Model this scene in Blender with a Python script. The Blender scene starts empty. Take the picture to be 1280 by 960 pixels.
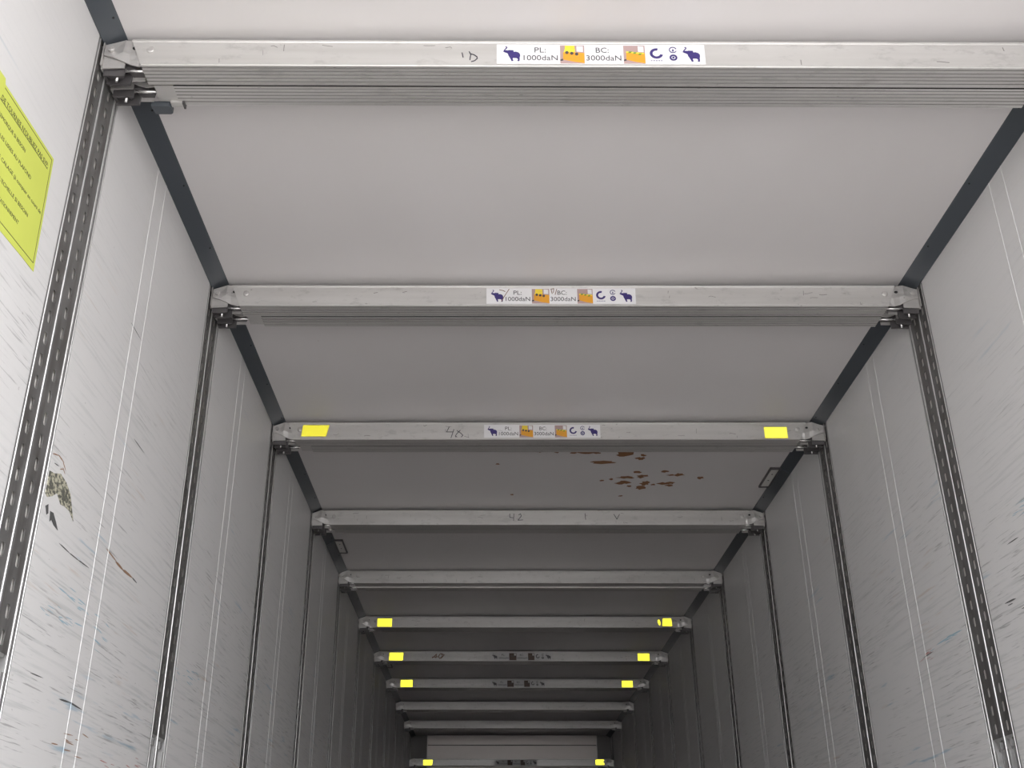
import bpy, bmesh, math, random
from mathutils import Vector, Matrix, noise

SC = bpy.context.scene
COL = SC.collection
R = math.radians
random.seed(7)
ZO = 0.675                      # camera height above the trailer floor

# ------------------------------------------------------------------ camera
F, PIT, YAW, ROL = 1355.24, 0.457209, -0.0067988, 0.0014437
cam = bpy.data.cameras.new('camera')
cam.sensor_fit = 'HORIZONTAL'; cam.sensor_width = 36.0
cam.lens = F / 1280 * 36.0
cam.shift_x = 37.016 / 1280
cam.shift_y = -3.370 / 1280
cam.clip_start = 0.02; cam.clip_end = 300
camo = bpy.data.objects.new('camera', cam); COL.objects.link(camo)
c, s = math.cos, math.sin
fwd = Vector((s(YAW) * c(PIT), c(YAW) * c(PIT), s(PIT)))
r0 = Vector((c(YAW), -s(YAW), 0)); u0 = r0.cross(fwd)
rt = r0 * c(ROL) + u0 * s(ROL); up = -r0 * s(ROL) + u0 * c(ROL)
M = Matrix((rt, up, -fwd)).transposed().to_4x4()
M.translation = Vector((-0.26079, 0, ZO))
camo.matrix_world = M
SC.camera = camo

# ------------------------------------------------------------------ light: overcast daylight through the open rear of the trailer
SC.view_settings.view_transform = 'Standard'
SC.view_settings.look = 'None'
SC.view_settings.gamma = 1.0
SC.view_settings.use_curve_mapping = False
SC.view_settings.exposure = 2.22
SKY_STRENGTH = 1.55
SKY_SIDE = 0.35                 # the sky is a little brighter over the right side of the yard
W = bpy.data.worlds.new('overcast_sky'); SC.world = W; W.use_nodes = True
n, l = W.node_tree.nodes, W.node_tree.links
bg = n['Background']
tc = n.new('ShaderNodeTexCoord'); sx = n.new('ShaderNodeSeparateXYZ'); l.new(tc.outputs['Generated'], sx.inputs[0])
m1 = n.new('ShaderNodeMath'); m1.operation = 'MULTIPLY_ADD'; l.new(sx.outputs['X'], m1.inputs[0])
m1.inputs[1].default_value = SKY_SIDE * SKY_STRENGTH; m1.inputs[2].default_value = SKY_STRENGTH
l.new(m1.outputs[0], bg.inputs['Strength'])
bg.inputs['Color'].default_value = (0.97, 0.98, 1.0, 1)
SC.cycles.diffuse_bounces = 8; SC.cycles.glossy_bounces = 6; SC.cycles.max_bounces = 12

# ------------------------------------------------------------------ dimensions
WX = 1.220                       # inner wall faces at x = -WX, +WX
RAILX = 1.218                    # top of the wall rails
CZ = ZO + 1.975                  # ceiling
Y_OPEN, Y_FRONT = 0.42, 13.86    # rear opening, front wall
STATION = [2.041 + 1.171 * i for i in range(10)] + [13.58]
TOPS = [1.945, 1.950, 1.954, 1.957, 1.965, 1.963, 1.963, 1.963, 1.958, 1.951, 1.668]

# ------------------------------------------------------------------ materials
MATS = {}
def mat(name, col, rough=0.5, metal=0.0, spec=0.5):
    m = bpy.data.materials.new(name); m.use_nodes = True
    b = m.node_tree.nodes['Principled BSDF']
    b.inputs['Base Color'].default_value = (*col, 1)
    b.inputs['Roughness'].default_value = rough
    b.inputs['Metallic'].default_value = metal
    b.inputs['Specular IOR Level'].default_value = spec
    MATS[name] = m
    return m
class NT:
    def __init__(s, m): s.t = m.node_tree; s.b = s.t.nodes['Principled BSDF']
    def node(s, typ, **kw):
        x = s.t.nodes.new(typ)
        for k, v in kw.items(): setattr(x, k, v)
        return x
    def link(s, a, b): s.t.links.new(a, b)
    def coord(s, scale=(1, 1, 1), loc=(0, 0, 0), rnd=False):
        tc = s.node('ShaderNodeTexCoord'); mp = s.node('ShaderNodeMapping')
        mp.inputs['Scale'].default_value = scale; mp.inputs['Location'].default_value = loc
        src = tc.outputs['Object']
        if rnd:
            oi = s.node('ShaderNodeObjectInfo'); ad = s.node('ShaderNodeVectorMath', operation='ADD')
            mu = s.node('ShaderNodeMath', operation='MULTIPLY'); mu.inputs[1].default_value = 37.0
            s.link(oi.outputs['Random'], mu.inputs[0]); s.link(src, ad.inputs[0]); s.link(mu.outputs[0], ad.inputs[1])
            src = ad.outputs[0]
        s.link(src, mp.inputs['Vector']); return mp.outputs[0]
    def noise(s, vec, scale, detail=3, rough=0.55):
        x = s.node('ShaderNodeTexNoise'); x.inputs['Scale'].default_value = scale
        x.inputs['Detail'].default_value = detail; x.inputs['Roughness'].default_value = rough
        s.link(vec, x.inputs['Vector']); return x.outputs['Fac']
    def ramp(s, fac, a, b, va=0.0, vb=1.0):
        x = s.node('ShaderNodeMapRange'); x.interpolation_type = 'SMOOTHSTEP'
        for i, v in ((1, a), (2, b), (3, va), (4, vb)): x.inputs[i].default_value = v
        s.link(fac, x.inputs[0]); return x.outputs[0]
    def mul(s, *f):
        o = f[0]
        for g in f[1:]:
            x = s.node('ShaderNodeMath', operation='MULTIPLY'); s.link(o, x.inputs[0])
            if isinstance(g, (int, float)): x.inputs[1].default_value = g
            else: s.link(g, x.inputs[1])
            o = x.outputs[0]
        return o
    def mix(s, fac, a, b):
        x = s.node('ShaderNodeMix', data_type='RGBA')
        if isinstance(fac, (int, float)): x.inputs[0].default_value = fac
        else: s.link(fac, x.inputs[0])
        for sock, v in ((x.inputs[6], a), (x.inputs[7], b)):
            if isinstance(v, tuple): sock.default_value = (*v, 1)
            else: s.link(v, sock)
        return x.outputs[2]
    def base(s, o): s.link(o, s.b.inputs['Base Color'])
    def bump(s, h, strength=0.2, dist=0.002):
        x = s.node('ShaderNodeBump'); x.inputs['Strength'].default_value = strength; x.inputs['Distance'].default_value = dist
        s.link(h, x.inputs['Height']); s.link(x.outputs[0], s.b.inputs['Normal'])

WALLC = (0.60, 0.59, 0.586)
def wall_material():
    """white gelcoat panel, scored by cargo: long horizontal scuffs, denser lower down"""
    m = mat('scuffed white wall panel', WALLC, 0.42)
    t = NT(m)
    streak = t.noise(t.coord((1, 3.2, 110)), 1.0, 4, 0.6)
    streak2 = t.noise(t.coord((1, 6.5, 190), (0, 31, 5)), 1.0, 3, 0.6)
    patch = t.noise(t.coord((1, 1.5, 2.0), (0, 3, 9)), 1.0, 3)
    patch2 = t.noise(t.coord((1, 2.3, 3.4), (0, 13, 2)), 1.0, 2)
    tc = t.node('ShaderNodeTexCoord'); sp = t.node('ShaderNodeSeparateXYZ'); t.link(tc.outputs['Object'], sp.inputs[0])
    low = t.ramp(sp.outputs['Z'], 2.55, 1.35, 0.12, 1.0)
    deep = t.ramp(sp.outputs['Y'], 4.0, 9.0, 1.0, 0.45)
    k = t.mul(low, deep)
    light = t.mul(t.ramp(streak, 0.50, 0.64), t.ramp(patch, 0.32, 0.55), k, 0.50)
    dark = t.mul(t.ramp(streak2, 0.58, 0.68), t.ramp(patch2, 0.40, 0.58), k, 0.60)
    blue = t.mul(t.ramp(t.noise(t.coord((1, 3.0, 48), (0, 7, 71)), 1.0, 3), 0.60, 0.72), t.ramp(t.noise(t.coord((1, 2.2, 3.0), (0, 50, 1)), 1.0, 1), 0.56, 0.66), k, 0.60)
    tan = t.mul(t.ramp(t.noise(t.coord((1, 3.4, 60), (0, 17, 33)), 1.0, 3), 0.60, 0.72), t.ramp(t.noise(t.coord((1, 2.0, 3.0), (0, 90, 4)), 1.0, 1), 0.55, 0.66), k, 0.50)
    spots = t.mul(t.ramp(t.noise(t.coord((1, 40, 70), (0, 2, 8)), 1.0, 2), 0.74, 0.80), k, 0.7)
    cl = t.mix(light, WALLC, (0.40, 0.41, 0.41))
    cl = t.mix(tan, cl, (0.42, 0.30, 0.22))
    cl = t.mix(blue, cl, (0.10, 0.27, 0.40))
    cl = t.mix(dark, cl, (0.13, 0.13, 0.13))
    cl = t.mix(spots, cl, (0.10, 0.09, 0.08))
    t.base(cl)
    t.bump(t.noise(t.coord((1, 1.1, 0.8)), 3.0, 2), 0.15, 0.004)
    return m
wall_material()

m = mat('white ceiling panel', (0.65, 0.63, 0.625), 0.45); t = NT(m)
t.base(t.mix(t.mul(t.ramp(t.noise(t.coord((60, 45, 1)), 1.0, 2), 0.76, 0.82), t.ramp(t.noise(t.coord((1.2, 1.2, 1), (4, 2, 0)), 1.0, 1), 0.5, 0.7), 0.5),
             t.mix(t.ramp(t.noise(t.coord((1.3, 0.8, 1)), 1.0, 3), 0.3, 0.75), (0.665, 0.640, 0.638), (0.63, 0.605, 0.60)), (0.2, 0.17, 0.15)))
mat('brown rust stain', (0.25, 0.115, 0.05), 0.8)
mat('torn laminate', (0.30, 0.27, 0.19), 0.9); t = NT(MATS['torn laminate'])
t.base(t.mix(t.ramp(t.noise(t.coord((1, 75, 120)), 1.0, 5), 0.42, 0.56), (0.40, 0.38, 0.29), (0.08, 0.08, 0.065)))
mat('black scuff', (0.07, 0.07, 0.07), 0.7)
mat('brown scuff', (0.26, 0.15, 0.09), 0.7)
mat('blue scuff', (0.30, 0.43, 0.50), 0.7)
mat('red scuff', (0.42, 0.20, 0.19), 0.7)
mat('dark slate plastic', (0.062, 0.070, 0.080), 0.40)
m = mat('grey trailer floor', (0.28, 0.26, 0.25), 0.7); t = NT(m)
t.base(t.mix(t.noise(t.coord((3, 1, 1)), 2.0, 4), (0.13, 0.115, 0.108), (0.21, 0.187, 0.176)))
m = mat('pale concrete yard', (0.36, 0.35, 0.33), 0.9); t = NT(m)
t.base(t.mix(t.noise(t.coord(), 0.8, 4), (0.50, 0.485, 0.47), (0.60, 0.585, 0.565)))

def alu(name, c1, c2, rough, metal, dirt=0.5):
    m = mat(name, c1, rough, metal); t = NT(m)
    long = t.noise(t.coord((1.2, 22, 22), rnd=True), 1.0, 3)
    blot = t.noise(t.coord((16, 34, 34), (3, 1, 1), rnd=True), 1.0, 5, 0.7)
    spot = t.mul(t.ramp(t.noise(t.coord((45, 80, 80), (8, 1, 1), rnd=True), 1.0, 2), 0.70, 0.78), dirt)
    cl = t.mix(t.ramp(long, 0.30, 0.75), c1, c2)
    cl = t.mix(t.mul(t.ramp(blot, 0.53, 0.70), 0.36), cl, tuple(x * 0.6 for x in c2))
    t.base(t.mix(spot, cl, (0.16, 0.145, 0.135)))
    return m
alu('brushed aluminium bar', (0.56, 0.545, 0.53), (0.48, 0.465, 0.45), 0.40, 0.50)
mat('darker groove', (0.17, 0.16, 0.155), 0.8)  # underside groove faces, coloured darker than the bar
mat('painted gap shade', (0.03, 0.028, 0.027), 0.9)  # shade of the gap between paired bars, painted on rear bar fronts
alu('grey steel bracket', (0.56, 0.54, 0.525), (0.42, 0.405, 0.395), 0.38, 0.55, 0.6)
alu('bare aluminium rail', (0.52, 0.515, 0.51), (0.42, 0.415, 0.41), 0.35, 0.6, 0.2)
m = mat('galvanised slotted steel', (0.135, 0.130, 0.128), 0.42, 0.5); t = NT(m)
t.base(t.mix(t.ramp(t.noise(t.coord((30, 30, 7), rnd=True), 1.0, 3), 0.4, 0.7), (0.175, 0.170, 0.167), (0.115, 0.107, 0.102)))
mat('dull rail flange', (0.20, 0.195, 0.195), 0.45, 0.4)
mat('rail backing', (0.72, 0.69, 0.66), 0.6)
mat('blackened steel latch', (0.115, 0.108, 0.110), 0.4, 0.5)
mat('bright steel pin', (0.80, 0.79, 0.78), 0.25, 0.8)
mat('dark gap', (0.02, 0.02, 0.02), 0.9)
mat('white label film', (0.66, 0.65, 0.66), 0.4)
mat('worn grey label film', (0.55, 0.54, 0.54), 0.45)
mat('indigo print', (0.030, 0.018, 0.13), 0.5)
mat('black print', (0.045, 0.042, 0.05), 0.5)
mat('faded black print', (0.10, 0.095, 0.10), 0.5)
mat('orange print', (0.62, 0.28, 0.02), 0.5)
mat('faded orange print', (0.10, 0.065, 0.05), 0.5)
mat('yellow print', (0.75, 0.56, 0.04), 0.5)
mat('mauve print', (0.36, 0.25, 0.24), 0.5)
mat('green print', (0.13, 0.26, 0.03), 0.5)
mat('worn scratch', (0.22, 0.205, 0.20), 0.7)
mat('pen ink', (0.035, 0.03, 0.045), 0.6)
mat('brown pen ink', (0.16, 0.07, 0.035), 0.6)
m = mat('yellow green paper', (0.66, 0.70, 0.10), 0.7); t = NT(m)
t.base(t.mix(t.noise(t.coord((1, 12, 12)), 1.0, 3), (0.48, 0.53, 0.085), (0.54, 0.585, 0.105)))
mat('dark green ink', (0.05, 0.055, 0.02), 0.7)
# mirror-backed prisms: three reflections give the film its colour
mat('yellow prismatic film', (0.99, 0.965, 0.34), 0.0, 1.0)
mat('yellow film edge', (0.62, 0.55, 0.03), 0.5)
mat('fitting lens', (0.58, 0.57, 0.54), 0.3)
mat('grey front wall', (0.22, 0.21, 0.205), 0.6)
m = mat('grey bulkhead panel', (0.55, 0.51, 0.49), 0.38, 0.4); t = NT(m)
t.base(t.mix(t.noise(t.coord((2, 1, 9)), 1.0, 3), (0.58, 0.53, 0.505), (0.49, 0.45, 0.43)))

# ------------------------------------------------------------------ mesh helpers
def obj(name, bm, mats, parent=None, smooth=False, loc=None):
    me = bpy.data.meshes.new(name); bm.normal_update(); bm.to_mesh(me); bm.free()
    for k in (mats if isinstance(mats, (list, tuple)) else [mats]): me.materials.append(MATS[k])
    if smooth:
        for p in me.polygons: p.use_smooth = True
    return link(name, me, parent, loc)
def link(name, me, parent=None, loc=None):
    o = bpy.data.objects.new(name, me); COL.objects.link(o)
    if parent: o.parent = parent
    if loc: o.location = loc
    return o
def tag(o, label=None, cat=None, group=None, kind=None):
    if label: o['label'] = label
    if cat: o['category'] = cat
    if group: o['group'] = group
    if kind: o['kind'] = kind
    return o
def thing(name, label, cat, loc, group=None, rot=(0, 0, 0)):
    o = bpy.data.objects.new(name, None); COL.objects.link(o)
    o.empty_display_size = 0.05; o.location = loc; o.rotation_euler = rot
    return tag(o, label, cat, group)
def box(bm, x0, x1, y0, y1, z0, z1, mi=0):
    v = [bm.verts.new((x, y, z)) for z in (z0, z1) for y in (y0, y1) for x in (x0, x1)]
    for f in ((0, 2, 3, 1), (4, 5, 7, 6), (0, 1, 5, 4), (2, 6, 7, 3), (0, 4, 6, 2), (1, 3, 7, 5)):
        bm.faces.new([v[i] for i in f]).material_index = mi
def prism(bm, pts, fn, a, b, mi=0):
    """closed solid: outline pts (2D) placed at depth a and depth b by fn(p, q, depth)"""
    A = [bm.verts.new(fn(p, q, a)) for p, q in pts]; B = [bm.verts.new(fn(p, q, b)) for p, q in pts]
    k = len(pts); fs = [bm.faces.new(A[::-1]), bm.faces.new(B)]
    for i in range(k): fs.append(bm.faces.new((A[i], A[(i + 1) % k], B[(i + 1) % k], B[i])))
    for f in fs: f.material_index = mi
    bmesh.ops.recalc_face_normals(bm, faces=fs)
def cyl(bm, p, q, r, seg=10, mi=0):
    p, q = Vector(p), Vector(q); d = (q - p).normalized()
    a = d.orthogonal().normalized(); b = d.cross(a)
    ring = [[bm.verts.new(e + (a * math.cos(6.28319 * i / seg) + b * math.sin(6.28319 * i / seg)) * r) for i in range(seg)] for e in (p, q)]
    fs = [bm.faces.new(ring[0][::-1]), bm.faces.new(ring[1])]
    for i in range(seg):
        f = bm.faces.new((ring[0][i], ring[0][(i + 1) % seg], ring[1][(i + 1) % seg], ring[1][i])); f.smooth = True; fs.append(f)
    for f in fs: f.material_index = mi
    bmesh.ops.recalc_face_normals(bm, faces=fs)
XZ = lambda p, q, d: (p, d, q)          # outline in x,z pushed along y
YZ = lambda p, q, d: (d, p, q)          # outline in y,z pushed along x
XY = lambda p, q, d: (p, q, d)
def stroke(bm, pts, w, fn, a, b):
    """pen stroke: a ribbon of quads with real (film) thickness"""
    for (p, q), (u, v) in zip(pts, pts[1:]):
        dx, dz = u - p, v - q; L = math.hypot(dx, dz) or 1e-6
        nx, nz = -dz / L * w / 2, dx / L * w / 2; ex, ez = dx / L * w * .3, dz / L * w * .3
        prism(bm, [(p - ex + nx, q - ez + nz), (p - ex - nx, q - ez - nz), (u + ex - nx, v + ez - nz), (u + ex + nx, v + ez + nz)], fn, a, b)
def text_mesh(body, size, align='LEFT'):
    cu = bpy.data.curves.new('lettering', 'FONT'); cu.body = body; cu.size = size
    cu.align_x = align; cu.align_y = 'BOTTOM_BASELINE'; cu.extrude = 0.0002; cu.resolution_u = 3
    o = bpy.data.objects.new('lettering', cu); COL.objects.link(o)
    bpy.context.view_layer.update()
    dg = bpy.context.evaluated_depsgraph_get()
    me = bpy.data.meshes.new_from_object(o.evaluated_get(dg), depsgraph=dg)
    bpy.data.objects.remove(o); me.name = 'lettering'; me.materials.clear()
    return me
def blob(cx, cy, rx, ry, k=9, ang=0.0, jit=0.45):
    return [(cx + rx * math.cos(6.283 * i / k + ang) * (1 - jit * random.random()), cy + ry * math.sin(6.283 * i / k + ang) * (1 - jit * random.random())) for i in range(k)]

# ------------------------------------------------------------------ setting
def structure(name, bm, mats): return tag(obj(name, bm, mats), kind='structure')
bm = bmesh.new(); box(bm, -WX - .06, WX + .06, Y_OPEN, Y_FRONT + .06, -0.08, 0.0)
structure('floor', bm, 'grey trailer floor')
bm = bmesh.new(); box(bm, -60, 60, -70, 40, -1.32, -1.22)
structure('ground', bm, 'pale concrete yard')

# ceiling with the brown stains behind the third beam pair
bm = bmesh.new(); box(bm, -WX - .06, WX + .06, Y_OPEN, Y_FRONT + .06, CZ, CZ + .06)
stains = [(0.205, 4.775, .05, .022), (0.298, 4.905, .075, .022), (0.385, 4.80, .055, .05), (0.25, 4.79, .02, .012), (0.14, 4.79, .02, .01),
          (0.47, 4.86, .028, .018), (0.478, 4.82, .02, .015), (0.425, 5.11, .05, .022), (0.418, 5.185, .045, .026), (0.475, 5.04, .022, .02),
          (0.505, 5.09, .035, .018), (0.50, 5.11, .02, .015), (0.535, 5.195, .03, .03), (0.52, 5.26, .028, .03), (0.575, 5.215, .015, .012),
          (0.61, 5.03, .02, .016), (0.65, 5.08, .024, .012), (0.69, 5.075, .028, .02), (0.625, 5.20, .032, .018), (0.665, 5.19, .028, .02),
          (0.66, 5.225, .026, .014), (0.455, 5.235, .018, .012), (0.31, 5.155, .014, .01), (0.355, 5.135, .012, .014), (0.80, 5.12, .022, .018),
          (0.06, 4.78, .012, .010), (-0.22, 4.93, .012, .010), (-0.14, 5.36, .012, .010), (0.43, 5.38, .012, .010), (-.02, 4.775, .018, .008)]
for cx, cy, rx, ry in stains:
    prism(bm, blob(cx, cy, rx * 1.15, ry * 1.25, 13, random.random(), .62), XY, CZ - 0.0006, CZ + 0.001, 1)
structure('ceiling', bm, ['white ceiling panel', 'brown rust stain'])

REC = .0175                       # depth of the recess that holds a rail
RB, RT = ZO + .34, CZ - .030      # lower and upper end of the rails
SB = ZO + .463                    # where the slotted strips stop
def wall(side):
    X = side * WX
    bm = bmesh.new()
    def slab(a, b, d0, d1, z0, z1): box(bm, min(X + side * d0, X + side * d1), max(X + side * d0, X + side * d1), a, b, z0, z1)
    slab(Y_OPEN, Y_FRONT + .06, REC, .07, -0.08, CZ + .06)           # backing of the rail recesses
    y = Y_OPEN
    for ys in STATION:                                             # panels between the recessed rails
        slab(y, ys - .0245, 0, REC, RB, CZ + .06); y = ys + .1575
    slab(y, Y_FRONT + .06, 0, REC, RB, CZ + .06)
    slab(Y_OPEN, Y_FRONT + .06, 0, REC, -.08, RB)
    fn = lambda p, q, d: (X - side * d, p, q)
    for ys in [STATION[0] - 1.171] + STATION[:10]:               # the pair of moulded ridges between two rails
        for dy in (0.508, 0.590):
            y = ys + dy
            if y < Y_OPEN + .03: continue
            prism(bm, [(0, 0), (0.0030, 0), (0.0022, .0010), (0.0008, .0010)], lambda p, q, d, y=y: (X - side * q, y + p, d), 0.05, CZ - .01)
    if side < 0:
        z = ZO
        prism(bm, [(2.202, .868 + z), (2.228, .872 + z), (2.262, .884 + z), (2.300, .878 + z), (2.335, .862 + z), (2.352, .842 + z), (2.378, .812 + z), (2.345, .826 + z), (2.315, .826 + z), (2.292, .822 + z), (2.262, .838 + z), (2.238, .822 + z), (2.215, .812 + z), (2.202, .816 + z)], fn, -.001, .0012, 1)
        for pts in ([(2.215, .792), (2.228, .800), (2.236, .782), (2.228, .776)], [(2.244, .79), (2.262, .792), (2.285, .778), (2.302, .765), (2.275, .768), (2.258, .775), (2.25, .768)]):
            prism(bm, [(a, b + z) for a, b in pts], fn, -.001, .0008, 2)
        marks = (([(2.329, .742), (2.39, .740), (2.45, .741), (2.517, .744)], .0035, 2), ([(2.70, .812), (2.76, .808), (2.84, .811)], .009, 4), ([(2.62, .822), (2.70, .813)], .005, 4), ([(2.84, .811), (2.88, .808)], .005, 2),
                 ([(2.541, 1.423), (2.62, 1.42)], .003, 2), ([(2.70, 1.152), (2.78, 1.15)], .003, 2), ([(2.48, .43), (2.54, .434), (2.62, .431)], .005, 2), ([(2.30, .452), (2.36, .455)], .003, 2),
                 ([(2.205, .908), (2.235, .918), (2.268, .914), (2.284, .900)], .004, 4), ([(2.284, .902), (2.272, .892), (2.258, .900)], .0035, 4), ([(2.222, .893), (2.245, .896)], .003, 2))
        smears = ((2.40, .60, .11, .020, 3, 12), (2.50, .655, .12, .022, 3, 10), (3.52, .68, .14, .035, 3, 14), (2.95, .33, .12, .03, 6, 12), (3.05, .345, .10, .03, 6, 10), (2.66, .61, .06, .03, 3, 8), (2.62, .345, .12, .025, 4, 9))
    else:
        z = ZO
        marks = (([(3.607, .804), (3.52, .803), (3.41, .806)], .006, 3), ([(2.93, .95), (2.99, .951)], .004, 2), ([(3.02, .80), (3.08, .803)], .006, 2), ([(3.66, .79), (3.74, .788)], .004, 2))
        smears = ((3.50, .80, .12, .016, 3, 8), (2.85, 1.02, .07, .02, 3, 8), (3.72, .79, .07, .02, 6, 7), (2.95, .78, .12, .05, 2, 10), (3.30, .36, .14, .03, 3, 8))
    rnd = random.Random(11 + side)
    def lens(cy, cz, ln, w, mi, tilt=0.0):
        """one tapered scuff, a thin film on the panel"""
        t = [(-1, 0), (-.5, .8 + .2 * rnd.random()), (.1, .9), (.6, .5 + .3 * rnd.random()), (1, 0), (.5, -.5), (0, -.9 + .3 * rnd.random()), (-.6, -.6)]
        prism(bm, [(cy + a * ln / 2, cz + b * w / 2 + a * tilt) for a, b in t], fn, -.001, .0004, mi)
    for pts, w, mi in marks:
        for (a, b), (c_, d) in zip(pts, pts[1:]): lens((a + c_) / 2, (b + d) / 2 + z, math.hypot(c_ - a, d - b) * 1.25, w, mi, (d - b) / 2)
    for cy, cz, ry, rz, mi, n_ in smears:
        for _ in range(n_): lens(cy + rnd.gauss(0, ry * .5), cz + z + rnd.gauss(0, rz * .5), rnd.uniform(.02, .07), rnd.uniform(.0012, .0036), mi, rnd.uniform(-.002, .002))
    return structure('wall_left' if side < 0 else 'wall_right', bm, ['scuffed white wall panel', 'torn laminate', 'black scuff', 'blue scuff', 'brown scuff', 'dark gap', 'red scuff'])
wall(-1); wall(1)
bm = bmesh.new(); box(bm, -WX, WX, Y_FRONT, Y_FRONT + .06, 0, CZ)
structure('wall_front', bm, 'grey front wall')

# slate coloured corner trim between walls and ceiling, with its row of little screw holes
for k, side in ((1, -1), (2, 1)):
    bm = bmesh.new()
    pts = [(WX, CZ), (WX, CZ - .029), (WX - .003, CZ - .0295), (WX - .012, CZ - .024), (WX - .050, CZ - .003), (WX - .052, CZ)]
    prism(bm, pts, lambda p, q, d: (side * p, d, q), Y_OPEN, Y_FRONT)
    y = Y_OPEN + .2
    while y < 8:
        for dx, dy in ((.042, 0),):
            cyl(bm, (side * (WX - dx), y + dy, CZ - .0085), (side * (WX - dx - .0012), y + dy, CZ - .0102), .0028, 8, 1)
        y += .34
    structure('trim_%d' % k, bm, ['dark slate plastic', 'dark gap'])

# ------------------------------------------------------------------ slotted double rails on the walls
def rail_frame_bm():
    """local: y along the wall (0 = edge nearest the rear), x = out of the wall (0..0.013), z absolute"""
    bm = bmesh.new(); h = .0177; m_ = .0162
    P = lambda pts, a, b, mi=0: prism(bm, pts, lambda p, q, d: (q, p, d), a, b, mi)
    def R_(y0, y1, x1, mi=0, a=RB): P([(y0, 0), (y0, x1), (y1, x1), (y1, 0)], a, RT, mi)
    R_(0, .0015, .0168); R_(.0015, .0095, m_, 1); P([(.0095, 0), (.0095, m_), (.0105, h), (.0132, h), (.0140, m_), (.0140, 0)], RB, RT)      # near flange
    P([(.0725, 0), (.0725, m_), (.0732, h), (.0758, h), (.0765, m_), (.0765, 0)], RB, RT); R_(.0765, .0820, .004, 2)                    # middle web and its dark groove
    R_(.0820, .0855, m_, 1)
    P([(.1555, 0), (.1555, m_), (.1565, h), (.1625, h), (.1632, m_), (.1632, 0)], RB, RT); R_(.1632, .1680, .006, 2)
    R_(.1680, .1740, m_, 1); P([(.1740, 0), (.1740, m_), (.1748, h - .0003), (.1795, h - .0006), (.181, m_), (.181, 0)], RB, RT)
    R_(.0140, .0725, .0015, 1); R_(.0855, .1555, .0015, 1)
    for a, b in ((.014, .0725), (.0855, .1555)):                   # bright inner lips of the open run-out below the strip
        P([(a, .0016), (a, m_), (a + .013, m_), (a + .013, .0016)], RB, SB - .035)
        P([(b - .013, .0016), (b - .013, m_), (b, m_), (b, .0016)], RB, SB - .035)
    return bm
def strip_bm(w):
    """steel strip with a column of real slots"""
    bm = bmesh.new(); hx, sh, pitch, th = .0078, .029, .0519, .0022
    zs = RT - .012
    def hole_row(z0, z1, zc):
        a, b = zc - sh / 2, zc + sh / 2
        ring = [(-hx, a + .004), (-hx + .003, a), (hx - .003, a), (hx, a + .004), (hx, b - .004), (hx - .003, b), (-hx + .003, b), (-hx, b - .004)]
        for x, flip in ((th, False), (0, True)):
            o = [bm.verts.new((x, y, z)) for y, z in ((-w / 2, z0), (w / 2, z0), (w / 2, z1), (-w / 2, z1))]
            i = [bm.verts.new((x, y, z)) for y, z in ring]
            fs = [(o[0], o[1], i[2], i[1]), (o[1], i[3], i[2]), (o[1], o[2], i[4], i[3]), (o[2], i[5], i[4]), (o[2], o[3], i[6], i[5]), (o[3], i[7], i[6]), (o[3], o[0], i[0], i[7]), (o[0], i[1], i[0])]
            for f in fs: bm.faces.new(f[::-1] if flip else f)
            if x: top = i
            else:
                for k in range(8): bm.faces.new((top[k], top[(k + 1) % 8], i[(k + 1) % 8], i[k]))
    z = SB
    n_ = int((zs - SB) / pitch); p = (zs - SB) / n_
    for k in range(n_): hole_row(SB + k * p, SB + (k + 1) * p, SB + (k + .5) * p)
    bmesh.ops.recalc_face_normals(bm, faces=bm.faces)
    return bm
def mesh_of(name, bm, mats, smooth=False):
    me = bpy.data.meshes.new(name); bm.normal_update(); bm.to_mesh(me); bm.free()
    for k in (mats if isinstance(mats, (list, tuple)) else [mats]): me.materials.append(MATS[k])
    return me
me_frame = mesh_of('rail_frame', rail_frame_bm(), ['bare aluminium rail', 'dull rail flange', 'dark gap'])
me_strip = [mesh_of('slotted_strip', strip_bm(w), 'galvanised slotted steel') for w in (.0583, .0698)]
def stop_bm():
    bm = bmesh.new()
    prism(bm, [(-.022, 0), (.022, 0), (.022, -.006), (.006, -.010), (.006, -.030), (-.006, -.030), (-.006, -.010), (-.022, -.006)], lambda p, q, d: (d, p, SB + q - .001), .004, .0150)
    return bm
me_stop = mesh_of('end_stop', stop_bm(), 'bare aluminium rail')
def back_bm(w):
    bm = bmesh.new(); box(bm, .0078, .0086, -w / 2, w / 2, SB, RT - .01); return bm
me_back = [mesh_of('backing_strip', back_bm(w), 'rail backing') for w in (.0575, .069)]
ORD = ['nearest', 'second', 'third', 'fourth', 'fifth', 'sixth', 'seventh', 'eighth', 'ninth', 'tenth', 'farthest']
for side, sname in ((-1, 'left'), (1, 'right')):
    for i, ys in enumerate(STATION):
        where = 'under the %s pair of bars' % ORD[i]
        if i == 10: where = 'at the far end beside the bulkhead'
        if i == 0: where = 'nearest the camera, beside the yellow notice' if side < 0 else 'nearest the camera, at the picture edge'
        rail = thing('slotted_rail', 'double slotted rail on the %s wall, %s' % (sname, where), 'rail', (side * (WX + .0170), ys - .024, 0), 'slotted rails on the %s wall' % sname)
        if side > 0: rail.scale = (-1, 1, 1)
        link('rail_frame', me_frame, rail)
        for k, yc in ((0, .0433), (1, .1205)):
            sp = link('slotted_strip', me_strip[k], rail, (.0132, yc, 0)); tag(sp, label='dark galvanised strip punched with a column of slots')
            link('backing_strip', me_back[k], rail, (0, yc, 0))
            link('end_stop', me_stop, rail, (0, yc, 0))

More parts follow.
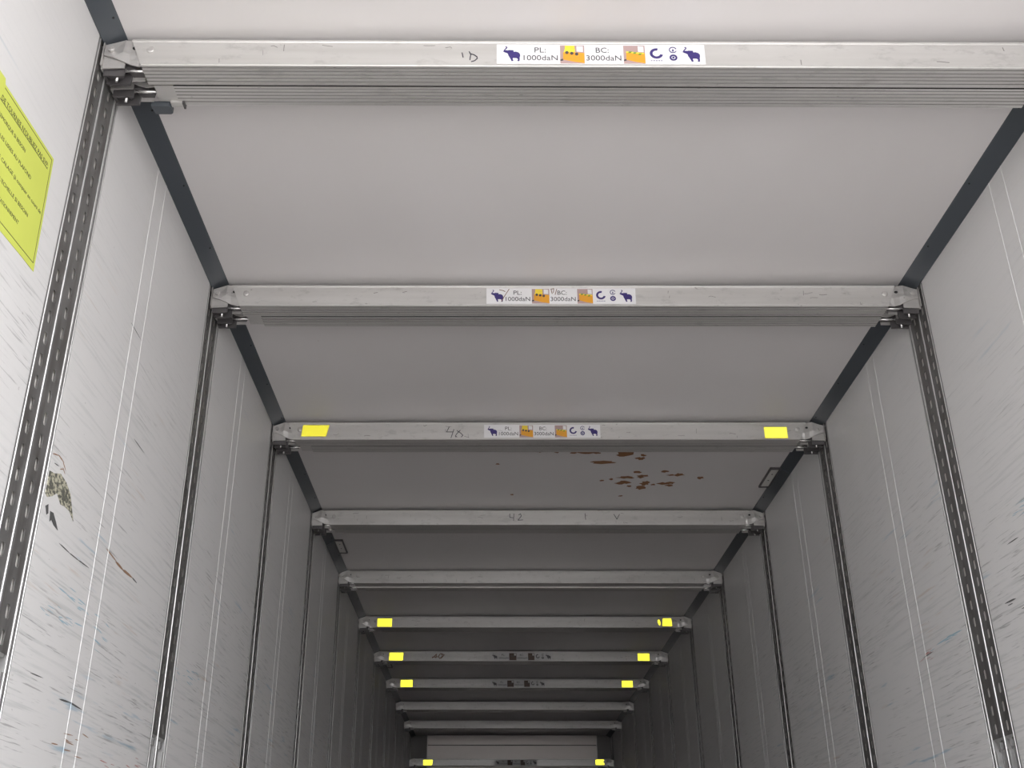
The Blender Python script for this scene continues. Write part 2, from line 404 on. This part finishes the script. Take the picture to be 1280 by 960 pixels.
# ------------------------------------------------------------------ load beams (local: x across, y = 0 at the face, z = 0 at the top)
H, D = .083, .071
XL, XR, SL = -1.149, 1.137, .034
def profile_bm(x0, x1, sl0, sl1, ribs=True, sharp=False):
    bm = bmesh.new()
    sec = [(0.0015, 0), (0, -.0015), (0, -.0065), (.0014, -.0085), (.0014, -.0765), (0, -.0785), (0, -H + .002), (.002, -H)]
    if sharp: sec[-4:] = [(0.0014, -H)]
    groove = []
    if ribs:
        y = .0085
        for k in range(5):
            groove += [len(sec), len(sec) + 1, len(sec) + 2]
            sec += [(y, -H), (y + .0006, -H + .0012), (y + .0026, -H + .0012), (y + .0032, -H)]; y += .0122
    sec += [(D, -H), (D, -.002), (D - .002, 0)]
    A = [bm.verts.new((x0 + sl0 * (-z / H), y, z)) for y, z in sec]; B = [bm.verts.new((x1 - sl1 * (-z / H), y, z)) for y, z in sec]
    k = len(sec); bm.faces.new(A); bm.faces.new(B[::-1])
    for i in range(k):
        f = bm.faces.new((A[i], B[i], B[(i + 1) % k], A[(i + 1) % k]))
        if i in groove: f.material_index = 1
        if sharp and i < 4: f.material_index = 2  # front face painted black to draw the shaded gap line
    bmesh.ops.recalc_face_normals(bm, faces=bm.faces)
    return bm
me_profile = mesh_of('bar_profile', profile_bm(XL, XR, SL, SL), ['brushed aluminium bar', 'darker groove'])
me_outer = mesh_of('bar_profile', profile_bm(-1.055, XR, 0, SL, sharp=True), ['brushed aluminium bar', 'darker groove', 'painted gap shade'])
def sleeve_bm():
    bm = bmesh.new()
    sec = [(.003, -.003), (.003, -H + .003), (D - .009, -H + .003), (D - .009, -.003)]
    A = [bm.verts.new((XL + .012 + SL * (-z / H), y, z)) for y, z in sec]; B = [bm.verts.new((-1.0551, y, z)) for y, z in sec]
    bm.faces.new(A); bm.faces.new(B[::-1])
    for i in range(4): bm.faces.new((A[i], B[i], B[(i + 1) % 4], A[(i + 1) % 4]))
    bmesh.ops.recalc_face_normals(bm, faces=bm.faces); return bm
me_outer_low = mesh_of('bar_profile', profile_bm(-1.055, XR, 0, SL), ['brushed aluminium bar', 'darker groove'])
me_sleeve = mesh_of('inner_sleeve', sleeve_bm(), 'brushed aluminium bar')
def bracket_bm():
    """pressed steel claw at the left end: front plate, lower cheek, hook block in the rail"""
    bm = bmesh.new()
    # bent front plate: inner half stands nearer the tube, outer half folds back towards the rail
    cols = [(-1.106, .010, -.012, -.076), (-1.126, .0095, -.004, -.079), (-1.148, .010, .002, -.072), (-1.166, .008, .004, -.063), (-1.190, .007, -.006, -.052), (-1.213, .006, -.014, -.046)]
    for off, fl in ((0, 1), (.0035, -1)):
        rows = [[bm.verts.new((x, y + off, zt)), bm.verts.new((x, y + off - (.004 if 0 < i < 4 else 0), (zt + zb * 1.6) / 2.6)), bm.verts.new((x, y + off, zb))] for i, (x, y, zt, zb) in enumerate(cols)]
        for a, b in zip(rows, rows[1:]):
            for k in (0, 1): bm.faces.new((a[k], b[k], b[k + 1], a[k + 1]) if fl > 0 else (a[k + 1], b[k + 1], b[k], a[k]))
        if fl > 0: front = rows
    f2 = rows
    loop = lambda r: [x[0] for x in r] + [r[-1][1]] + [x[2] for x in r[::-1]] + [r[0][1]]
    a, b = loop(front), loop(f2)
    for i in range(len(a)): bm.faces.new((a[i], a[(i + 1) % len(a)], b[(i + 1) % len(b)], b[i]))
    # lower cheek, slightly behind the plate
    prism(bm, [(-1.2165, -.030), (-1.168, -.046), (-1.160, -.060), (-1.160, -.080), (-1.2165, -.082)], XZ, .014, .0175)
    # side plate against the rail and the top bridge
    prism(bm, [(.012, -.016), (.066, -.016), (.066, -.078), (.012, -.086)], YZ, -1.2168, -1.2135)
    prism(bm, [(.058, -.014), (.062, -.014), (.062, -.082), (.058, -.082)], lambda p, q, d: (d, p, q), -1.213, -1.12)
    prism(bm, [(-1.213, .016), (-1.150, .016), (-1.150, .060), (-1.213, .060)], XY, -.030, -.027)
    # edge strip running up the rail beside the plate
    prism(bm, [(.002, -.006), (.010, -.006), (.010, -.080), (.002, -.080)], YZ, -1.2168, -1.2145)
    bmesh.ops.recalc_face_normals(bm, faces=bm.faces)
    prism(bm, blob(-1.139, -.024, .0062, .0045, 10, 0, 0), XZ, .0052, .012, 1)
    return bm
def latch_bm():
    """dark spring latch carried in the bracket, seen from below"""
    bm = bmesh.new()
    box(bm, -1.2125, -1.160, .022, .028, -.098, -.050)
    box(bm, -1.2125, -1.152, .050, .0565, -.100, -.050)
    box(bm, -1.2125, -1.206, .028, .050, -.094, -.050)
    prism(bm, [(-1.166, .024), (-1.150, .020), (-1.112, .046), (-1.118, .058), (-1.150, .058)], XY, -.072, -.062)
    prism(bm, [(-1.206, .030), (-1.176, .030), (-1.170, .048), (-1.206, .048)], XY, -.088, -.066)
    return bm
def pin_bm():
    bm = bmesh.new()
    cyl(bm, (-1.181, .034, -.060), (-1.181, .034, -.106), .0036, 10)
    cyl(bm, (-1.168, .031, -.0755), (-1.100, .031, -.0755), .0042, 10)
    return bm
def bolt_bm(x, z, r, y0, y1):
    bm = bmesh.new(); cyl(bm, (x, y0, z), (x, y1, z), r, 14); cyl(bm, (x, y1, z), (x, y1 - .002, z), r * .62, 6); return bm
me_bracket = mesh_of('end_bracket', bracket_bm(), ['grey steel bracket', 'dark gap'])
me_latch = mesh_of('spring_latch', latch_bm(), 'blackened steel latch')
me_pin = mesh_of('latch_pin', pin_bm(), 'bright steel pin')
me_bolt = mesh_of('bolt', bolt_bm(-1.197, -.029, .0085, .010, -.0015), 'grey steel bracket')
def rivet_bm():
    bm = bmesh.new()
    prof = [(.0105, .0014), (.0100, -.0008), (.0075, -.0022), (.003, -.0028)]
    rings = [[bm.verts.new((-1.097 + r * math.cos(6.28319 * i / 16), y, -.0335 + r * math.sin(6.28319 * i / 16))) for i in range(16)] for r, y in prof]
    for a, b in zip(rings, rings[1:]):
        for i in range(16): bm.faces.new((a[i], a[(i + 1) % 16], b[(i + 1) % 16], b[i]))
    bm.faces.new(rings[-1]); bm.faces.new(rings[0][::-1]); bmesh.ops.recalc_face_normals(bm, faces=bm.faces); return bm
me_rivet = mesh_of('rivet', rivet_bm(), 'grey steel bracket')

# label strip: outlines in label millimetres (x 0..512, z 0..60 from its lower left corner)
ELE = [(66, 533), (80, 533), (90, 545), (84, 562), (68, 580), (64, 592), (76, 588), (98, 592), (101, 586), (156, 588), (160, 612), (185, 609), (214, 621), (230, 643), (232, 675),
       (226, 690), (227, 715), (224, 745), (200, 745), (199, 738), (207, 730), (204, 712), (190, 701), (152, 700), (148, 712), (156, 742), (136, 746), (125, 718), (112, 690), (98, 660),
       (96, 640), (80, 627), (58, 618), (44, 608), (34, 600), (48, 605), (46, 592), (60, 572), (75, 552), (76, 545), (66, 542)]
def emblem_bm(x0, z0, hgt):
    k = hgt / 213.0
    bm = bmesh.new(); prism(bm, [(x0 + (px - 34) * k, z0 + (746 - py) * k) for px, py in ELE], XZ, -.0011, -.0005)
    return bm
def ring_pts(cx, cz, r0, r1, a0, a1, n=18):
    A = [(cx + r1 * math.cos(a0 + (a1 - a0) * i / n), cz + r1 * math.sin(a0 + (a1 - a0) * i / n)) for i in range(n + 1)]
    return A + [(cx + r0 * math.cos(a0 + (a1 - a0) * i / n), cz + r0 * math.sin(a0 + (a1 - a0) * i / n)) for i in range(n, -1, -1)]
def picto_bm(x0, w, barrels):
    """small picture of cargo strapped behind beams: 0 mauve, 1 orange, 2 yellow, 3 black, 4 white, 5 green"""
    bm = bmesh.new(); h = .058
    q = lambda pts, d, mi: prism(bm, [(x0 + a * w, .001 + b * h) for a, b in pts], XZ, -.0005 - d * .0002, -.0004, mi)
    q([(0, 0), (1, 0), (1, 1), (0, 1)], 0.5, 0)
    q([(.12, .22), (.55, .10), (1, .02), (1, .58), (.60, .62), (.12, .62)], 1.5, 1)
    q([(.15, .62), (.60, .62), (.62, .80), (.20, .84)] if barrels else [(.12, .60), (.60, .56), (.95, .52), (.95, .60), (.12, .68)], 2.5, 2)
    if barrels:
        for a, b in ((.28, .60), (.48, .56), (.68, .52)): q([(a + .075 * math.cos(k), b + .085 * math.sin(k)) for k in (0, .8, 1.6, 2.4, 3.1, 3.9, 4.7, 5.5)], 3.5, 3)
        q([(.20, .84), (.60, .82), (.60, .98), (.2, .98)], 2.0, 2)
    else:
        for a, b in ((.30, .62), (.52, .58), (.76, .52)): q([(a - .09, b - .03), (a + .04, b - .04), (a + .10, b + .05), (a - .04, b + .05)], 3.5, 5)
    q([(.0, .22), (.12, .26), (.12, .16), (.0, .14)], 2.5, 3)
    q([(.68, .66), (.94, .64), (.94, .94), (.68, .96)], 3.5, 4)
    return bm
me_TXT = {}
def label_part(beam, x0, z0, worn=False, scribble=False):
    film, ink, purple = ('worn grey label film', 'faded black print', 'faded black print') if worn else ('white label film', 'black print', 'indigo print')
    bm = bmesh.new(); w = .512
    prism(bm, [(0, 0), (w, 0), (w, .062), (0, .062)], XZ, -.0005, .0010)
    lb = obj('rating_label', bm, film, beam, loc=(x0, .0012, z0)); tag(lb, label='long printed load rating label with two elephant emblems')
    for ex in (.014, .456): obj('elephant_emblem', emblem_bm(ex, .008, .047), purple, lb)
    for body, xa, xb, tz in (('PL:', .093, .121, .036), ('1000daN', .066, .150, .011), ('BC:', .244, .276, .036), ('3000daN', .220, .306, .011)):
        if (body, worn) not in me_TXT:
            me = text_mesh(body, .0235); me.materials.append(MATS[ink]); me_TXT[(body, worn)] = me
        me = me_TXT[(body, worn)]
        xs = [v.co.x for v in me.vertices]; k = (xb - xa) / (max(xs) - min(xs))
        t_ = link('lettering', me, lb, (xa - min(xs) * k, -.0008, tz)); t_.rotation_euler = (R(90), 0, 0); t_.scale = (k, 1, 1)
    pm = ['mauve print', 'orange print', 'yellow print', 'black print', 'white label film', 'green print']
    if worn: pm = ['faded orange print', 'faded orange print', 'faded orange print', 'faded black print', 'worn grey label film', 'faded black print']
    obj('cargo_picture', picto_bm(.156, .060, True), pm, lb)
    obj('cargo_picture', picto_bm(.312, .053, False), pm, lb)
    bm = bmesh.new()
    P = lambda pts: prism(bm, pts, XZ, -.0011, -.0004)
    P(ring_pts(.393, .034, .0095, .0165, R(75), R(345)))
    P(ring_pts(.434, .0455, .0075, .0098, R(20), R(340)))
    P([(.431, .041), (.437, .041), (.434, .050)])
    P(ring_pts(.434, .021, .0050, .0098, 0, R(359)))
    P(ring_pts(.434, .021, .0, .0030, 0, R(359))[:19])
    for k in range(5): P([(.378 + k * .0062, .0100), (.3820 + k * .0062, .0100), (.3820 + k * .0062, .0118), (.378 + k * .0062, .0118)])
    obj('test_mark', bm, purple, lb)
    if scribble:
        bm = bmesh.new()
        for pts in ([(.052, .010), (.062, .030), (.078, .058)], [(.045, .055), (.058, .052), (.064, .048)], [(.226, .040), (.222, .058), (.232, .060), (.230, .044)], [(.236, .036), (.242, .058)]):
            stroke(bm, pts, .0022, XZ, -.0016, -.0008)
        obj('pen_scribble', bm, 'brown pen ink', lb)
    return lb

# retro-reflective stickers: a sheet of cube-corner prisms
def prism_sheet_bm(poly, e=.0024):
    bm = bmesh.new()
    q = 1 / math.sqrt(3)
    # cube edges as seen by the sticker: sum of the three runs into the sheet (+y)
    U = [Vector((math.cos(a) * math.sqrt(2 / 3), q, math.sin(a) * math.sqrt(2 / 3))) * e for a in (R(90), R(210), R(330))]
    xs = [p[0] for p in poly]; zs = [p[1] for p in poly]; x0, x1, z0, z1 = min(xs), max(xs), min(zs), max(zs)
    cx, cz = (x0 + x1) / 2, (z0 + z1) / 2
    V = {}
    def vert(t):
        if t not in V: V[t] = bm.verts.new(U[0] * t[0] + U[1] * t[1] + U[2] * t[2] + Vector((cx, -.0030, cz)))
        return V[t]
    N = int((x1 - x0 + z1 - z0) / e) + 4
    for i in range(-N, N):
        for j in range(-N, N):
            k = -i - j
            p = U[0] * i + U[1] * j + U[2] * k
            if abs(p.x) > (x1 - x0) / 2 + e or abs(p.z) > (z1 - z0) / 2 + e: continue
            for a, b in ((0, 1), (1, 2), (2, 0)):
                t = [i, j, k]; ta = t[:]; ta[a] += 1; tb = t[:]; tb[b] += 1; tab = ta[:]; tab[b] += 1
                try: bm.faces.new([vert(tuple(x)) for x in (t, ta, tab, tb)])
                except ValueError: pass
    k = len(poly); area = sum(poly[i][0] * poly[(i + 1) % k][1] - poly[(i + 1) % k][0] * poly[i][1] for i in range(k))
    P = poly if area > 0 else poly[::-1]
    for i in range(k):
        (ax, az), (bx, bz) = P[i], P[(i + 1) % k]
        nrm = Vector((bz - az, 0, -(bx - ax)))
        bmesh.ops.bisect_plane(bm, geom=bm.verts[:] + bm.edges[:] + bm.faces[:], plane_co=(ax, 0, az), plane_no=nrm, clear_outer=True)
    for f in bm.faces:
        f.normal_update()
        if f.normal.y > 0: f.normal_flip()
    return bm
def reflector(beam, pieces, note):
    for poly in pieces:
        rf = obj('reflective_sticker', prism_sheet_bm(poly), 'yellow prismatic film', beam); tag(rf, label=note)
        bm = bmesh.new(); prism(bm, poly, XZ, -.0008, .0020); obj('sticker_backing', bm, 'yellow film edge', rf)
def quad(x0, z0, x1, z1, sk=0): return [(x0, z1), (x1 - sk, z1), (x1, z0), (x0 + sk, z0)]

def pen(beam, strokes, w=.003, ink='pen ink', name='pen_number', note=None):
    bm = bmesh.new()
    for pts in strokes: stroke(bm, pts, w, XZ, .0006, .0018)
    o = obj(name, bm, ink, beam)
    if note: tag(o, label=note)
def scuffs(beam, n_, seed):
    rnd = random.Random(seed); bm = bmesh.new()
    for _ in range(n_):
        x = rnd.uniform(-1.0, 1.05); z = rnd.uniform(-.070, -.014)
        if -.29 < x < .29 and rnd.random() < .8: continue
        if rnd.random() < .45: pts = [(x, z), (x + rnd.uniform(-.002, .002), z - rnd.uniform(.006, .022))]
        else: pts = [(x, z), (x + rnd.uniform(.004, .012), z + rnd.uniform(-.004, .004)), (x + rnd.uniform(.012, .03), z + rnd.uniform(-.005, .005))]
        pts = [(a, max(-.074, min(-.011, b))) for a, b in pts]
        stroke(bm, pts, rnd.uniform(.0010, .0022), XZ, .0007, .0018)
    tag(obj('scratch_mark', bm, 'worn scratch', beam), label='dark scratches and pen ticks on the front face')

def beam(i, rear, label):
    top = TOPS[i]; y = STATION[i]; z = ZO + top
    if rear: y += .0760
    drop = {4: .010}.get(i, -.001) if rear else 0
    tilt = {0: .0090, 1: .003}.get(i, 0.001)
    b = thing('load_bar', label, 'load bar', (0, y, z - drop), 'load bars parked under the ceiling', (0, tilt, 0))
    if rear:
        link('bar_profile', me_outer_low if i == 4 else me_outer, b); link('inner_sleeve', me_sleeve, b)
    else: link('bar_profile', me_profile, b)
    for sx in (1, -1):
        br = link('end_bracket', me_bracket, b); lt = link('spring_latch', me_latch, b); pn = link('latch_pin', me_pin, lt); bo = link('bolt', me_bolt, br)
        rv = None if rear else link('rivet', me_rivet, b)
        if sx < 0:
            for o in (br, lt) + (() if rv is None else (rv,)): o.scale = (-1, 1, 1)
        tag(lt, label='blackened spring latch'); tag(pn, label='bright steel pin and rod')
    return b

B = []
FRONT = [
 'front bar of the nearest pair, silver, number 18 penned left of its white label',
 'front bar of the second pair, white label crossed by pen strokes, no yellow stickers',
 'front bar with yellow stickers at both ends and 48 penned by its label',
 'front bar of the fourth pair, bare of stickers, number 42 penned near the middle',
 'front bar of the fifth pair, no stickers, pale rear bar hanging just below it',
 'front bar of the sixth pair, two yellow stickers, right one torn, no printed label',
 'front bar of the seventh pair, yellow stickers, brown scrawl left of its worn label',
 'front bar of the eighth pair, yellow stickers and worn label, no brown scrawl',
 'front bar of the ninth pair, plain silver, just beyond the last high yellow stickers',
 'front bar of the tenth and farthest ceiling pair, plain, just above the end bulkhead',
 'lone low bar in front of the end bulkhead, yellow stickers at both ends']
REAR = ['rear bar tucked behind the bar numbered 18, ribbed underside, short grey tab at left',
 'rear bar tucked behind the second pair\'s white labelled bar, only its underside showing',
 'rear bar tucked behind the bar numbered 48, in front of the brown ceiling stains',
 'rear bar tucked behind the bar numbered 42, only its dark underside showing',
 'rear bar of the fifth pair, hanging slightly lower with its face showing as thin strip',
 'rear bar tucked behind the one with the torn yellow sticker',
 'rear bar tucked behind the one with the brown scrawl',
 'rear bar of the eighth pair, dark, behind the second worn label',
 'rear bar of the ninth pair, behind the plain silver front bar',
 'rear bar of the tenth and farthest ceiling pair, closest to the end bulkhead']
for i in range(11):
    B.append(beam(i, False, FRONT[i]))
    if i < 10: rb = beam(i, True, REAR[i])
    if i == 0:
        bm = bmesh.new(); prism(bm, [(-1.128, .066), (-1.084, .066), (-1.078, .072), (-1.078, .094), (-1.084, .098), (-1.124, .098)], XY, -.092, -.076)
        tag(obj('release_tab', bm, 'dark slate plastic', rb), label='dark grey plastic tab')
        bm = bmesh.new(); box(bm, -1.076, -1.046, .058, .0755, -.0875, -.078); obj('sleeve_clip', bm, 'brushed aluminium bar', rb)
        bm = bmesh.new(); box(bm, -1.0455, -1.0405, .056, .080, -.0900, -.078); obj('clip_edge', bm, 'blackened steel latch', rb)
# writing, labels and stickers on the front faces
label_part(B[0], -.240, -.0745); label_part(B[1], -.269, -.0745, scribble=True); label_part(B[2], -.283, -.0735)
label_part(B[6], -.253, -.0745, worn=True); label_part(B[7], -.252, -.0745, worn=True); label_part(B[10], -.204, -.0745, worn=True)
pen(B[0], [[(-.3255, -.040), (-.323, -.054)], [(-.308, -.036), (-.305, -.043), (-.296, -.046), (-.289, -.052), (-.288, -.058), (-.294, -.065), (-.302, -.068)], [(-.304, -.043), (-.306, -.062)]], .0026, note='pen number 18')
pen(B[2], [[(-.437, -.022), (-.448, -.046), (-.422, -.046)], [(-.416, -.034), (-.428, -.074)], [(-.402, -.040), (-.385, -.052), (-.376, -.062), (-.383, -.070)], [(-.388, -.038), (-.404, -.056), (-.409, -.066), (-.402, -.070)]], .0030, note='pen number 48')
pen(B[3], [[(-.150, -.020), (-.150, -.040), (-.132, -.042)], [(-.128, -.020), (-.130, -.058)], [(-.102, -.026), (-.092, -.020), (-.088, -.032), (-.106, -.056), (-.080, -.054)]], .0030, note='pen number 42')
pen(B[3], [[(.255, -.018), (.257, -.052)]], .0030, name='pen_tick')
pen(B[3], [[(.41, -.022), (.425, -.050), (.44, -.022)]], .0030, name='pen_tick')
pen(B[6], [[(-.735, -.056), (-.715, -.040), (-.700, -.024), (-.705, -.056)], [(-.735, -.050), (-.690, -.046)], [(-.672, -.024), (-.684, -.046), (-.672, -.060), (-.655, -.048), (-.650, -.028), (-.668, -.020)], [(-.66, -.02), (-.635, -.03), (-.66, -.058)]], .006, 'brown pen ink', note='brown scrawled number')
for i, k in enumerate((14, 14, 24, 24, 26, 22, 34, 28, 20, 18, 12)): scuffs(B[i], k, 40 + i)
SL_, SR_ = 'bright yellow reflective sticker near left end', 'bright yellow reflective sticker near right end'
reflector(B[2], [[(-1.083, -.013), (-.966, -.013), (-.978, -.068), (-1.088, -.068)]], SL_)
reflector(B[2], [quad(.949, -.077, 1.050, -.023)], SR_)
reflector(B[5], [[(-1.080, -.015), (-.974, -.017), (-.974, -.077), (-1.080, -.077)]], SL_)
reflector(B[5], [[(1.008, -.014), (1.070, -.014), (1.074, -.072), (1.000, -.072)], [(.972, -.022), (.984, -.022), (.991, -.044), (.986, -.070), (.974, -.060), (.968, -.040)]], 'torn yellow reflective sticker near right end')
reflector(B[6], [[(-1.090, -.013), (-.974, -.013), (-.978, -.077), (-1.092, -.077)]], SL_)
reflector(B[6], [quad(.967, -.077, 1.063, -.017)], SR_)
reflector(B[7], [quad(-1.083, -.076, -.972, -.012)], SL_)
reflector(B[7], [quad(.963, -.076, 1.063, -.016)], SR_)
reflector(B[10], [[(-1.051, -.014), (-.936, -.014), (-.946, -.074), (-1.051, -.074)]], SL_)
reflector(B[10], [quad(1.000, -.068, 1.102, -.008)], SR_)

# ------------------------------------------------------------------ yellow notice on the left wall
nt = thing('notice_sheet', 'yellow green printed paper notice stuck on the left wall by the first rail', 'notice', (-WX, 1.922, ZO + 1.4925), None, (R(3.6), 0, 0))
NW, NH = .365, .280
NX = lambda p, q, d: (d, p, q)
bm = bmesh.new(); prism(bm, [(-NW, .010), (-.262, .012), (-.258, .001), (0, 0), (0, -NH), (-.06, -NH + .001), (-.2, -NH), (-NW, -NH)], NX, .0002, .0010)
obj('paper', bm, 'yellow green paper', nt)
bm = bmesh.new()
for a, b in (((-.257, -.007), (-.009, -.008)), ((-.009, -.008), (-.009, -NH + .016)), ((-.009, -NH + .016), (-NW + .009, -NH + .016))): stroke(bm, [a, b], .0016, NX, .0008, .0013)
stroke(bm, [(-.315, -.0395), (-.022, -.0395)], .0016, NX, .0008, .0013)
obj('border_line', bm, 'dark green ink', nt)
for body, xa, xb, z in (("DE TOURNEE N'OUBLIEZ PAS SVP:", -.262, -.022, -.0375), ('REMORQUE SI BESOIN', -.262, -.131, -.073), ('LES LISSES AU PLAFOND', -.240, -.086, -.110),
                        ('DE CALAGE (\u00e0 compter en cours de', -.240, -.016, -.150), ("L'ECHELLE SI BESOIN", -.210, -.070, -.190), ('STATIONNEMENT', -.205, -.103, -.228)):
    me = text_mesh(body, .0165 if 'TOURNEE' in body else .0125); me.materials.append(MATS['dark green ink'])
    xs = [v.co.x for v in me.vertices]; k = (xb - xa) / (max(xs) - min(xs))
    t_ = link('lettering', me, nt, (.0011, xa - min(xs) * k, z)); t_.rotation_euler = (R(90), 0, R(90)); t_.scale = (k, 1, 1)

# ------------------------------------------------------------------ flat fittings on the ceiling edge
def fitting(side, y0, y1, label):
    f = thing('ceiling_fitting', label, 'light fitting', (side * WX, y0, CZ), 'flat fittings along the ceiling edge')
    if side > 0: f.scale = (-1, 1, 1)
    L = y1 - y0
    bm = bmesh.new()                                               # local x: 0 at the wall, growing inward
    for x0, x1, a, b in ((.048, .100, 0, .012), (.048, .100, L - .012, L), (.093, .100, .012, L - .012), (.048, .054, .012, L - .012)): box(bm, x0, x1, a, b, -.010, -.0005)
    obj('frame', bm, 'blackened steel latch', f)
    bm = bmesh.new(); box(bm, .054, .093, .012, L - .012, -.007, -.0005); obj('lens', bm, 'fitting lens', f)
    bm = bmesh.new(); prism(bm, [(.006, -.031), (.046, -.0085), (.048, -.013), (.008, -.036)], lambda p, q, d: (p, d, q), 0, L)
    obj('cover_strip', bm, 'dark slate plastic', f)
    for k in (.3, .62):
        bm = bmesh.new(); cyl(bm, (.073, L * k, -.0068), (.073, L * k, -.009), .004, 8); obj('screw', bm, 'blackened steel latch', f)
fitting(1, 4.975, 5.235, 'flat framed fitting on right ceiling edge, beyond the bar numbered 48')
fitting(-1, 6.11, 6.36, 'flat framed fitting on left ceiling edge, beyond the bar numbered 42')
fitting(-1, 9.50, 9.76, 'small flat fitting on left ceiling edge, beyond the brown scrawled bar')

# ------------------------------------------------------------------ bulkhead in front of the end wall
bk = thing('bulkhead', 'pale grey ribbed air bulkhead panel closing the far end of the trailer', 'bulkhead', (0, 13.72, 0))
bm = bmesh.new(); box(bm, -1.015, 1.035, 0, .10, .02, ZO + 1.836)
tag(obj('lower_panel', bm, 'grey bulkhead panel', bk), label='large pale panel')
bm = bmesh.new(); box(bm, -1.015, 1.035, .004, .10, ZO + 1.846, ZO + 1.955); obj('upper_panel', bm, 'grey bulkhead panel', bk)
bm = bmesh.new(); box(bm, -1.01, 1.03, .02, .09, ZO + 1.836, ZO + 1.846); tag(obj('seam', bm, 'dark gap', bk), label='dark seam')
for x in (-1.019, 1.035):
    bm = bmesh.new(); box(bm, x, x + .004, .0, .13, .02, ZO + 1.957); obj('edge_trim', bm, 'bare aluminium rail', bk)
